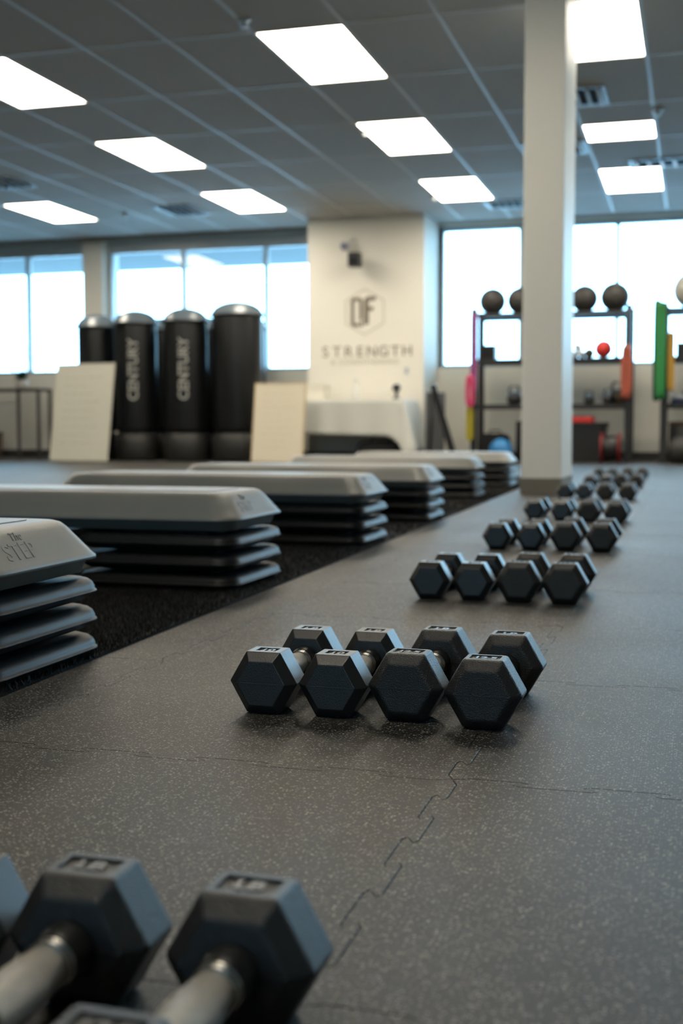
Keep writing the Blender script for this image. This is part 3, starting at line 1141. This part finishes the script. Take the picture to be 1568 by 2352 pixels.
bg_ = thing('duffel_bag', 'black duffel bag on the floor under the draped table', 'bag', (-3.52, 13.72, 0.0))
rings = []
for k, (x, s) in enumerate(((-0.26, 0.55), (-0.22, 0.85), (-0.1, 1.0), (0.1, 1.0), (0.22, 0.9), (0.26, 0.6))):
    rings.append([(x, 0.13 * s * math.cos(2 * PI * q / 14), 0.125 + 0.125 * s * math.sin(2 * PI * q / 14) if math.sin(2 * PI * q / 14) > -0.8 else 0.125 - 0.125 * s) for q in range(14)])
add('body', MB().loft([[(p[0], p[1], max(p[2], 0.001)) for p in r_] for r_ in rings], smooth=True), 'black_fabric', bg_)
add('handle', MB().tube([(-0.12, 0.03, 0.235), (-0.10, 0.03, 0.28), (0.0, 0.03, 0.30), (0.10, 0.03, 0.28), (0.12, 0.03, 0.235)], 0.009, 8), 'black_fabric', bg_)

# console table with plant at the far left
t = thing('console_table', 'narrow dark metal console table under the left window', 'table', (-8.86, 14.55, 0))
add('tabletop', MB().box(-0.75, 0.53, -0.17, 0.17, 0.885, 0.925).mesh('tabletop', 0.004), 'grey_metal', t)
for sx in (-0.72, 0.505):
    for sy in (-0.15, 0.15):
        add('leg', MB().box(sx - 0.018, sx + 0.018, sy - 0.018, sy + 0.018, 0, 0.885), 'grey_metal', t)
add('middle_leg', MB().box(0.19, 0.225, -0.168, -0.132, 0, 0.885), 'grey_metal', t)
add('lower_rail', MB().box(-0.70, 0.487, 0.14, 0.16, 0.09, 0.11), 'grey_metal', t)
pl = thing('potted_plant', 'small leafy plant in a white pot on the console table', 'plant', (-8.66, 14.5, 0.9255))
add('pot', MB().lathe([(0.055, 0), (0.075, 0.02), (0.085, 0.11), (0.078, 0.11), (0.07, 0.095), (0.0, 0.09)], 20), 'pot_white', pl)
lf = MB()
rr = random.Random(5)
for k in range(130):
    a, e = rr.uniform(0, 2 * PI), rr.uniform(0.1, 1.4)
    d = Vector((math.cos(a) * math.cos(e), math.sin(a) * math.cos(e), math.sin(e)))
    p0 = Vector((0, 0, 0.115))
    l = rr.uniform(0.08, 0.18)
    s = d.cross(Vector((0, 0, 1))).normalized() * 0.024
    mid = p0 + d * l * 0.6
    tip = p0 + d * l + Vector((0, 0, -0.012))
    lf.add([p0, mid + s, tip, mid - s], [(0, 1, 2, 3)])
fo_ = add('foliage', lf, 'leaf_green', pl)
fo_['kind'] = 'stuff'
t = thing('handset_stand', 'small black handset on a thin stand left of the white board', 'stand', (-7.92, 14.2, 0))
add('foot', MB().lathe([(0.07, 0), (0.07, 0.012), (0.015, 0.02)], 20), 'black_plastic', t)
add('pole', MB().tube([(0, 0, 0.018), (0.02, 0, 0.42)], 0.008, 8), 'black_metal', t)
add('handset', MB().lathe([(0.015, 0.40), (0.035, 0.42), (0.04, 0.50), (0.03, 0.545), (0.005, 0.555)], 16, c=(0.02, 0, 0)), 'black_plastic', t)
t = thing('waste_bin', 'dark bin under the console table at the left edge', 'bin', (-9.16, 14.55, 0))
add('body', MB().lathe([(0.12, 0), (0.125, 0.01), (0.15, 0.33), (0.14, 0.33), (0.115, 0.02)], 24), 'brown_leather', t)
add('rim', MB().lathe([(0.148, 0.325), (0.156, 0.328), (0.156, 0.342), (0.146, 0.345)], 24), 'black_plastic', t)

# wall sign, camera and speaker on the pillar
YS = 14.3995
sg = thing('wall_sign', 'brown monogram and lettering on the painted pillar', 'sign', (-3.885, YS, 1.80))
hexo = MB()
ro, ri = 0.285, 0.265
po = [(ro * math.sin(PI / 3 * k), ro * math.cos(PI / 3 * k)) for k in range(6)]
pi_ = [(ri * math.sin(PI / 3 * k), ri * math.cos(PI / 3 * k)) for k in range(6)]
for k in range(6):
    a, b, c, d = po[k], po[(k + 1) % 6], pi_[(k + 1) % 6], pi_[k]
    hexo.add([(a[0], -.004, a[1]), (b[0], -.004, b[1]), (c[0], -.004, c[1]), (d[0], -.004, d[1]), (a[0], 0, a[1]), (b[0], 0, b[1]), (c[0], 0, c[1]), (d[0], 0, d[1])],
             [(0, 1, 2, 3), (0, 4, 5, 1), (2, 6, 7, 3)])
add('hexagon_outline', hexo, 'logo_pale', sg)


def poly_plate(mb, pts, y0=-0.005, y1=0.0):
    n_ = len(pts)
    mb.add([(x, y0, z) for x, z in pts] + [(x, y1, z) for x, z in pts],
           [tuple(range(n_))] + [(i, i + n_, (i + 1) % n_ + n_, (i + 1) % n_) for i in range(n_)])


q = MB()
xo, x1_, zt, zb, s_, ch = -0.175, -0.025, 0.175, -0.175, 0.042, 0.03
poly_plate(q, [(xo, zb + ch), (xo, zt - ch), (xo + s_, zt - ch - .01), (xo + s_, zb + ch + .01)])
poly_plate(q, [(xo, zt - ch), (xo + ch, zt), (x1_ - ch, zt), (x1_, zt - ch), (x1_ - s_, zt - ch - .01), (xo + s_, zt - ch - .01)])
poly_plate(q, [(x1_, zt - ch), (x1_, zb + ch + .05), (x1_ - s_, zb + ch + .05), (x1_ - s_, zt - ch - .01)])
poly_plate(q, [(xo, zb + ch), (xo + s_, zb + ch + .01), (x1_ - s_, zb + ch + .01), (x1_ - s_, zb), (xo + ch, zb)])
poly_plate(q, [(x1_ - s_ + .012, zb), (x1_ - s_ + .012, zb + .065), (x1_ + .0, zb + .065), (x1_, zb)])
add('monogram_letter', q, 'logo_brown', sg)
f_ = MB()
poly_plate(f_, [(-.008, -.150), (-.008, .150), (.03, .185), (.145, .185), (.125, .135), (.05, .135), (.05, .06), (.115, .06), (.10, .012), (.05, .012), (.05, -.150)])
add('monogram_letter', f_, 'logo_brown', sg)
word = 'STRENGTH'
for k, ch_ in enumerate(word):
    me = text_mesh(ch_, 0.185, 0.002, offset=0.0)
    me.materials.append(MATS['letter_brown'])
    add('lettering', me, None, sg, (-0.50 + 1.03 * k / 7, -0.004, 1.318 - 1.80), (PI / 2, 0, 0))
me = text_mesh('& CONDITIONING', 0.085, 0.002, spacing=1.25)
me.materials.append(MATS['logo_light'])
add('lettering', me, None, sg, (0.0, -0.004, 1.195 - 1.80), (PI / 2, 0, 0))

t = thing('security_camera', 'small grey dome camera high on the painted pillar', 'camera', (-4.08, 14.40, 2.60))
add('bracket', MB().tube([(0.05, 0.0, 0.07), (0.045, -0.06, 0.06), (0.02, -0.09, 0.0)], 0.022, 10), 'grid_metal', t)
add('dome', MB().lathe([(0.002, 0.06), (0.04, 0.05), (0.06, 0.02), (0.062, 0.0), (0.05, -0.035), (0.02, -0.055), (0.002, -0.058)], 20, c=(-0.02, -0.12, -0.02)), 'lens_grey', t)
add('lens', MB().lathe([(0.03, 0.0), (0.03, -0.02), (0.022, -0.024), (0.002, -0.025)], 16, 'y', c=(-0.02, -0.166, -0.025)), 'lens_blue', t)
t = thing('wall_speaker', 'small black speaker on a bracket above the wall sign', 'speaker', (-3.95, 14.40, 2.40))
add('bracket', MB().tube([(0.0, 0.0, 0.0), (0.0, -0.14, 0.0)], 0.02, 10), 'black_metal', t)
add('cabinet', MB().box(-0.07, 0.07, -0.29, -0.135, -0.085, 0.085).mesh('cabinet', 0.008), 'black_plastic', t, rot=(0, 0, 0.0))
add('grille', MB().lathe([(0.05, 0.0), (0.05, -0.004), (0.04, -0.006), (0.001, -0.004)], 20, 'y', c=(0, -0.290, -0.015)), 'black_fabric', t)
so = thing('wall_socket', 'small white socket plate low on the pillar right of the sign', 'socket', (-3.36, 14.3995, 1.08))
add('plate', MB().box(-0.04, 0.04, -0.008, 0, -0.06, 0.06).mesh('plate', 0.002), 'plastic_white', so)
add('outlet', MB().box(-0.018, 0.018, -0.011, -0.008, -0.035, 0.035).mesh('outlet', 0.001), 'lens_grey', so)


# ------------------------------------------------------------------ storage racks
def rack(x0, x1, y0, y1, shelves, top, label):
    t = thing('storage_rack', label, 'rack', ((x0 + x1) / 2, (y0 + y1) / 2, 0), group='black storage racks')
    w, d = (x1 - x0) / 2, (y1 - y0) / 2
    for sx in (-1, 1):
        for sy in (-1, 1):
            add('upright', MB().box(sx * w - 0.036, sx * w + 0.036, sy * d - 0.03, sy * d + 0.03, 0, top).mesh('upright', 0.003), 'black_metal', t)
        add('foot', MB().box(sx * w - 0.04, sx * w + 0.04, -d - 0.1, -d - 0.0305, 0.0, 0.05), 'black_metal', t)
    for z in shelves:
        m_ = MB()
        m_.box(-w + 0.0365, w - 0.0365, -d - 0.02, -d + 0.02, z - 0.05, z)
        m_.box(-w + 0.0365, w - 0.0365, d - 0.02, d + 0.02, z - 0.05, z)
        m_.box(-w + 0.0365, w - 0.0365, -d + 0.02, d - 0.02, z - 0.022, z - 0.004)
        add('shelf', m_, 'black_metal', t)
    return t


rack(-2.47, -0.73, 14.0, 14.5, (0.66, 1.18, 1.705), 1.76, 'black storage rack with slam balls on top, behind the column')
rack(-0.345, 1.40, 14.0, 14.5, (0.66, 1.18, 1.715), 1.77, 'black storage rack with the silver ball, at the right edge')
balls = [(-2.30, 1.0, 'leftmost of the dark slam balls on the rack top'), (-1.975, 1.0, 'dark slam ball cut off by the left side of the column'),
         (-1.245, 1.0, 'dark slam ball peeking out right of the column'), (-0.905, 1.06, 'rightmost of the dark slam balls on the rack top')]


def ball_mesh(r, n=24):
    prof = [(max(0.0015, r * math.sin(PI * k / 14)), r - r * math.cos(PI * k / 14)) for k in range(15)]
    return MB().lathe(prof, n)


for x, s, lab in balls:
    b_ = thing('slam_ball', lab, 'ball', (x, 14.25, 1.7055), group='slam balls on the rack')
    r = 0.156 * s
    add('shell', ball_mesh(r), 'ball_black', b_)
    add('valve', MB().lathe([(0.008, 0), (0.008, 0.003), (0.002, 0.004)], 10, c=(0, 0, 2 * r - 0.001)), 'black_plastic', b_)
b_ = thing('exercise_ball', 'large silver exercise ball on top of the right-edge rack', 'ball', (-0.065, 14.25, 1.716))
add('shell', ball_mesh(0.205, 32), 'ball_silver', b_)
add('plug', MB().lathe([(0.012, 0), (0.012, 0.003), (0.002, 0.004)], 10, c=(0, 0, 0.409)), 'plastic_white', b_)


def band(x, y, z0, z1, w, matname, label, cat='band', group='resistance bands hanging on the racks', thick=0.006, gap=0.0):
    """a flat loop hanging from a peg: two runs joined above and below"""
    t = thing('resistance_band', label, cat, (x, y, z1), group=group)
    N = 22
    path = []
    hh = z1 - z0
    for k in range(N + 1):
        u = k / N
        path.append((-0.018 - gap * math.sin(PI * u) ** 0.5, 0, -hh * u))
    for k in range(1, 7):
        a = PI * k / 7
        path.append((-0.018 * math.cos(a), 0, -hh - 0.02 * math.sin(a)))
    for k in range(N, -1, -1):
        u = k / N
        path.append((0.018 + gap * math.sin(PI * u) ** 0.5, 0, -hh * u))
    for k in range(1, 6):
        a = PI * k / 6
        path.append((0.018 * math.cos(a), 0, 0.018 * math.sin(a)))
    rings_ = []
    n_ = len(path)
    for i in range(n_):
        p, a, b = Vector(path[i]), Vector(path[i - 1]), Vector(path[(i + 1) % n_])
        tg = (b - a).normalized()
        side = Vector((-tg.z, 0, tg.x)).normalized() * (thick / 2)
        wv = Vector((0, w / 2, 0))
        rings_.append([p + side + wv, p + side - wv, p - side - wv, p - side + wv])
    rings_.append(rings_[0])
    add('loop', MB().loft(rings_, False, False, True), matname, t)
    peg = MB().tube([(0, 0.06, 0.0), (0, -w / 2 - 0.02, 0.0), (0, -w / 2 - 0.03, 0.012)], 0.007, 8)
    add('peg', peg, 'black_metal', t)
    return t


band(-2.455, 13.90, 0.86, 1.665, 0.062, 'purple_band', 'purple resistance band hanging on the left upright of the ball rack', thick=0.036)
band(-2.478, 13.80, 0.66, 0.96, 0.060, 'pink_band', 'bright pink band loop hanging low on the left rack upright', thick=0.04, gap=0.012)
band(-2.500, 13.90, 0.28, 0.60, 0.050, 'yellow_band', 'yellow band loop near the floor on the left rack upright', thick=0.034, gap=0.004)
band(-0.735, 13.90, 1.13, 1.665, 0.062, 'blue_grey_band', 'grey blue bands hanging at the top of the right rack upright', thick=0.036)
band(-0.742, 13.80, 0.75, 1.26, 0.060, 'orange_band', 'rusty orange band hanging on the right upright of the ball rack', thick=0.055, gap=0.014)
band(-0.380, 13.80, 0.745, 1.72, 0.050, 'green_band', 'bright green band hanging on the right-edge rack', thick=0.052, gap=0.010)
band(-0.425, 13.93, 0.72, 1.76, 0.050, 'green_dark', 'dark green band hanging behind the bright green one', thick=0.040, gap=0.004)
band(-0.270, 13.84, 0.83, 1.40, 0.05, 'amber_band', 'amber band hanging beside the green bands', thick=0.036)

# second shelf
t = thing('speaker_box', 'small black box on the rack shelf by the purple band', 'box', (-2.33, 14.2, 1.1805))
add('body', MB().box(-0.085, 0.085, -0.09, 0.09, 0, 0.17).mesh('body', 0.006), 'black_plastic', t)
add('front_panel', MB().box(-0.07, 0.07, -0.094, -0.0905, 0.02, 0.15), 'black_fabric', t)


def small_db(x, y, z, lab, grp, r=0.035, m_='chrome'):
    t = thing('chrome_dumbbell', lab, 'dumbbell', (x, y, z), group=grp)
    for s in (-1, 1):
        add('head', MB().lathe([(r * 0.7, -0.045), (r, -0.038), (r, 0.0), (r * 0.8, 0.01)], 20, 'y', c=(0, s * 0.07, r)), m_, t)
    add('handle', MB().lathe([(0.011, -0.05), (0.013, 0), (0.011, 0.05)], 12, 'y', c=(0, 0, r)), m_, t)


for k, (x, z, lab) in enumerate(((-1.335, 0, 'chrome dumbbell on the rack shelf, closest to the column'), (-1.255, 0, 'chrome dumbbell on the rack shelf, next to the brown ball'), (-1.295, 0.0755, 'chrome dumbbell lying on top of the other two chrome dumbbells'))):
    small_db(x, 14.1, 1.1805 + z, lab, 'chrome dumbbells on the rack shelf', 0.042)
t = tag(add('brown_ball', ball_mesh(0.058), 'brown_leather', None, (-1.180, 14.2, 1.1805)), 'brown ball on the rack shelf between chrome dumbbells and red ball', 'ball')
t = tag(add('red_ball', ball_mesh(0.10), 'red_rubber', None, (-1.015, 14.12, 1.1805)), 'bright red ball on the rack shelf', 'ball')


def kettlebell(x, y, z, s, lab, m_='black_plastic'):
    t = thing('kettlebell', lab, 'kettlebell', (x, y, z), group='kettlebells on the lower rack shelf')
    prof = [(0.05 * s, 0), (0.075 * s, 0.02 * s), (0.085 * s, 0.065 * s), (0.07 * s, 0.115 * s), (0.03 * s, 0.14 * s)]
    add('body', MB().lathe(prof, 20), m_, t)
    add('handle', MB().tube([(-0.045 * s, 0, 0.12 * s), (-0.06 * s, 0, 0.165 * s), (-0.04 * s, 0, 0.2 * s), (0.04 * s, 0, 0.2 * s), (0.06 * s, 0, 0.165 * s), (0.045 * s, 0, 0.12 * s)], 0.013 * s, 10), m_, t)


kettlebell(-2.03, 14.2, 0.6605, 1.05, 'black kettlebell on the lower shelf left of the column')
kettlebell(-1.175, 14.2, 0.6605, 0.75, 'smallest black kettlebell on the lower shelf right of the column')
kettlebell(-0.955, 14.15, 0.6605, 0.85, 'black kettlebell on the lower shelf beside the orange band')
kettlebell(-0.855, 14.3, 0.6605, 1.25, 'brownish kettlebell on the lower shelf behind the orange band', 'brown_leather')
# floor level of the rack
t = thing('storage_tub', 'black tub on the floor under the rack, red item on top', 'tub', (-1.30, 14.2, 0.0))
add('body', MB().loft([rrect(-0.30, 0.30, -0.2, 0.2, 0.04, 0, 4), rrect(-0.33, 0.33, -0.22, 0.22, 0.05, 0.42, 4)]), 'black_plastic', t)
add('lid', MB().loft([rrect(-0.345, 0.345, -0.235, 0.235, 0.05, z, 4) for z in (0.4205, 0.45)]), 'black_plastic', t)
t = thing('red_pad', 'red pad lying on the black tub', 'pad', (-1.235, 14.12, 0.4505))
add('body', MB().loft([rrect(-0.13, 0.13, -0.09, 0.09, 0.04, z, 4) for z in (0.0, 0.07)]).mesh('body', 0.01), 'red_rubber', t)
add('strap', MB().box(-0.02, 0.02, -0.093, 0.093, 0.0705, 0.074), 'black_fabric', t)
t = thing('ab_roller', 'black roller with dark red rims leaning under the rack', 'roller', (-0.90, 13.80, 0.0))
for s in (-1, 1):
    add('rim', MB().lathe([(0.13, -0.012), (0.165, -0.012), (0.165, 0.012), (0.13, 0.012)], 28, 'x', c=(s * 0.095, 0, 0.166), caps=False), mat('dark_red', (0.20, 0.012, 0.014, 1), 0.5) if s < 0 else 'dark_red', t)
add('drum', MB().lathe([(0.13, -0.083), (0.14, -0.06), (0.14, 0.06), (0.13, 0.083)], 28, 'x', c=(0, 0, 0.166)), 'black_plastic', t)
t = thing('floor_ball', 'blue ball on the floor under the rack, left of the column', 'ball', (-2.13, 13.86, 0.0))
add('shell', ball_mesh(0.135), 'blue_ball', t)
add('valve', MB().lathe([(0.008, 0), (0.008, 0.003), (0.002, 0.004)], 10, c=(0, 0, 0.269)), 'black_plastic', t)
t = thing('gym_bag', 'low black gym bag on the floor behind the blue ball', 'bag', (-2.26, 14.28, 0.0))
add('body', MB().loft([rrect(-0.19, 0.17, -0.13, 0.13, 0.06, 0.0, 5), rrect(-0.20, 0.18, -0.14, 0.14, 0.07, 0.10, 5), rrect(-0.19, 0.16, -0.12, 0.12, 0.06, 0.29, 5), rrect(-0.15, 0.12, -0.07, 0.07, 0.05, 0.325, 5)], smooth=True), 'black_fabric', t)
add('handle', MB().tube([(-0.08, 0, 0.32), (-0.06, 0, 0.36), (0.05, 0, 0.36), (0.07, 0, 0.32)], 0.009, 8), 'black_fabric', t)
t = thing('foam_roller', 'black foam roller standing upright beside the column under the rack', 'roller', (-1.90, 13.95, 0.0))
add('body', MB().lathe([(0.065, 0), (0.075, 0.008), (0.075, 0.46), (0.068, 0.47)], 24), 'black_fabric', t)
add('core', MB().lathe([(0.035, 0.4705), (0.035, 0.476), (0.025, 0.476)], 20), 'black_plastic', t)

# right-edge rack content
t = thing('shelf_box', 'black box on the middle shelf of the right-edge rack', 'box', (-0.09, 14.18, 1.1805))
add('body', MB().box(-0.13, 0.13, -0.1, 0.1, 0, 0.13).mesh('body', 0.008), 'black_plastic', t)
add('lid', MB().box(-0.135, 0.135, -0.105, 0.105, 0.1305, 0.155).mesh('lid', 0.004), 'brown_leather', t)
t = thing('folded_cloth', 'navy and white folded cloth on the lower shelf of the right-edge rack', 'cloth', (-0.12, 14.12, 0.6605))
add('fold', MB().loft([rrect(-0.15, 0.15, -0.1, 0.1, 0.03, z, 4) for z in (0, 0.05)]).mesh('fold', 0.012), 'navy_cloth', t)
add('fold', MB().loft([rrect(-0.14, 0.02, -0.09, 0.09, 0.03, z, 4) for z in (0.0505, 0.09)]).mesh('fold', 0.012), 'lens_grey', t)
add('fold', MB().loft([rrect(-0.03, 0.13, -0.085, 0.085, 0.03, z, 4) for z in (0.0905, 0.13)]).mesh('fold', 0.012), 'navy_cloth', t)
t = thing('medicine_ball', 'dark medicine ball on the floor at the right edge', 'ball', (-0.14, 13.84, 0.0))
add('shell', ball_mesh(0.15), 'ball_black', t)
add('valve', MB().lathe([(0.008, 0), (0.008, 0.003), (0.002, 0.004)], 10, c=(0, 0, 0.299)), 'black_plastic', t)
t = thing('storage_drum', 'dark drum standing behind the medicine ball at the right edge', 'drum', (-0.13, 14.26, 0.0))
add('body', MB().lathe([(0.15, 0), (0.16, 0.02), (0.16, 0.40), (0.15, 0.42)], 28), 'bag_base', t)
add('lid', MB().lathe([(0.165, 0.4205), (0.168, 0.43), (0.165, 0.455), (0.12, 0.465)], 28), 'brown_leather', t)

# folding A-frame leaning by the pillar
t = thing('a_frame', 'black folding A-frame standing between draped table and rack', 'stand', (-2.80, 13.75, 0.0))
add('front_panel', MB().box(-0.012, 0.012, -0.16, 0.16, 0.02, 0.80).mesh('front_panel', 0.003), 'panel_grey', t, (-0.10, 0.10, 0.0), (0, 0.02, -0.5))
add('leg', MB().tube([(-0.12, -0.08, 0.0), (-0.085, -0.05, 0.86)], 0.017, 10), 'black_metal', t)
add('leg', MB().add([(0.14, -.1, 0), (0.22, -.1, 0), (0.22, -.04, 0), (0.14, -.04, 0), (-0.105, -.09, 0.84), (-0.045, -.09, 0.84), (-0.045, -.05, 0.84), (-0.105, -.05, 0.84)],
                    [(0, 3, 2, 1), (4, 5, 6, 7), (0, 1, 5, 4), (1, 2, 6, 5), (2, 3, 7, 6), (3, 0, 4, 7)]), 'black_fabric', t)
add('hinge', MB().lathe([(0.03, -0.05), (0.034, -0.03), (0.034, 0.03), (0.03, 0.05)], 16, 'y', c=(-0.078, -0.07, 0.855)), 'black_plastic', t)
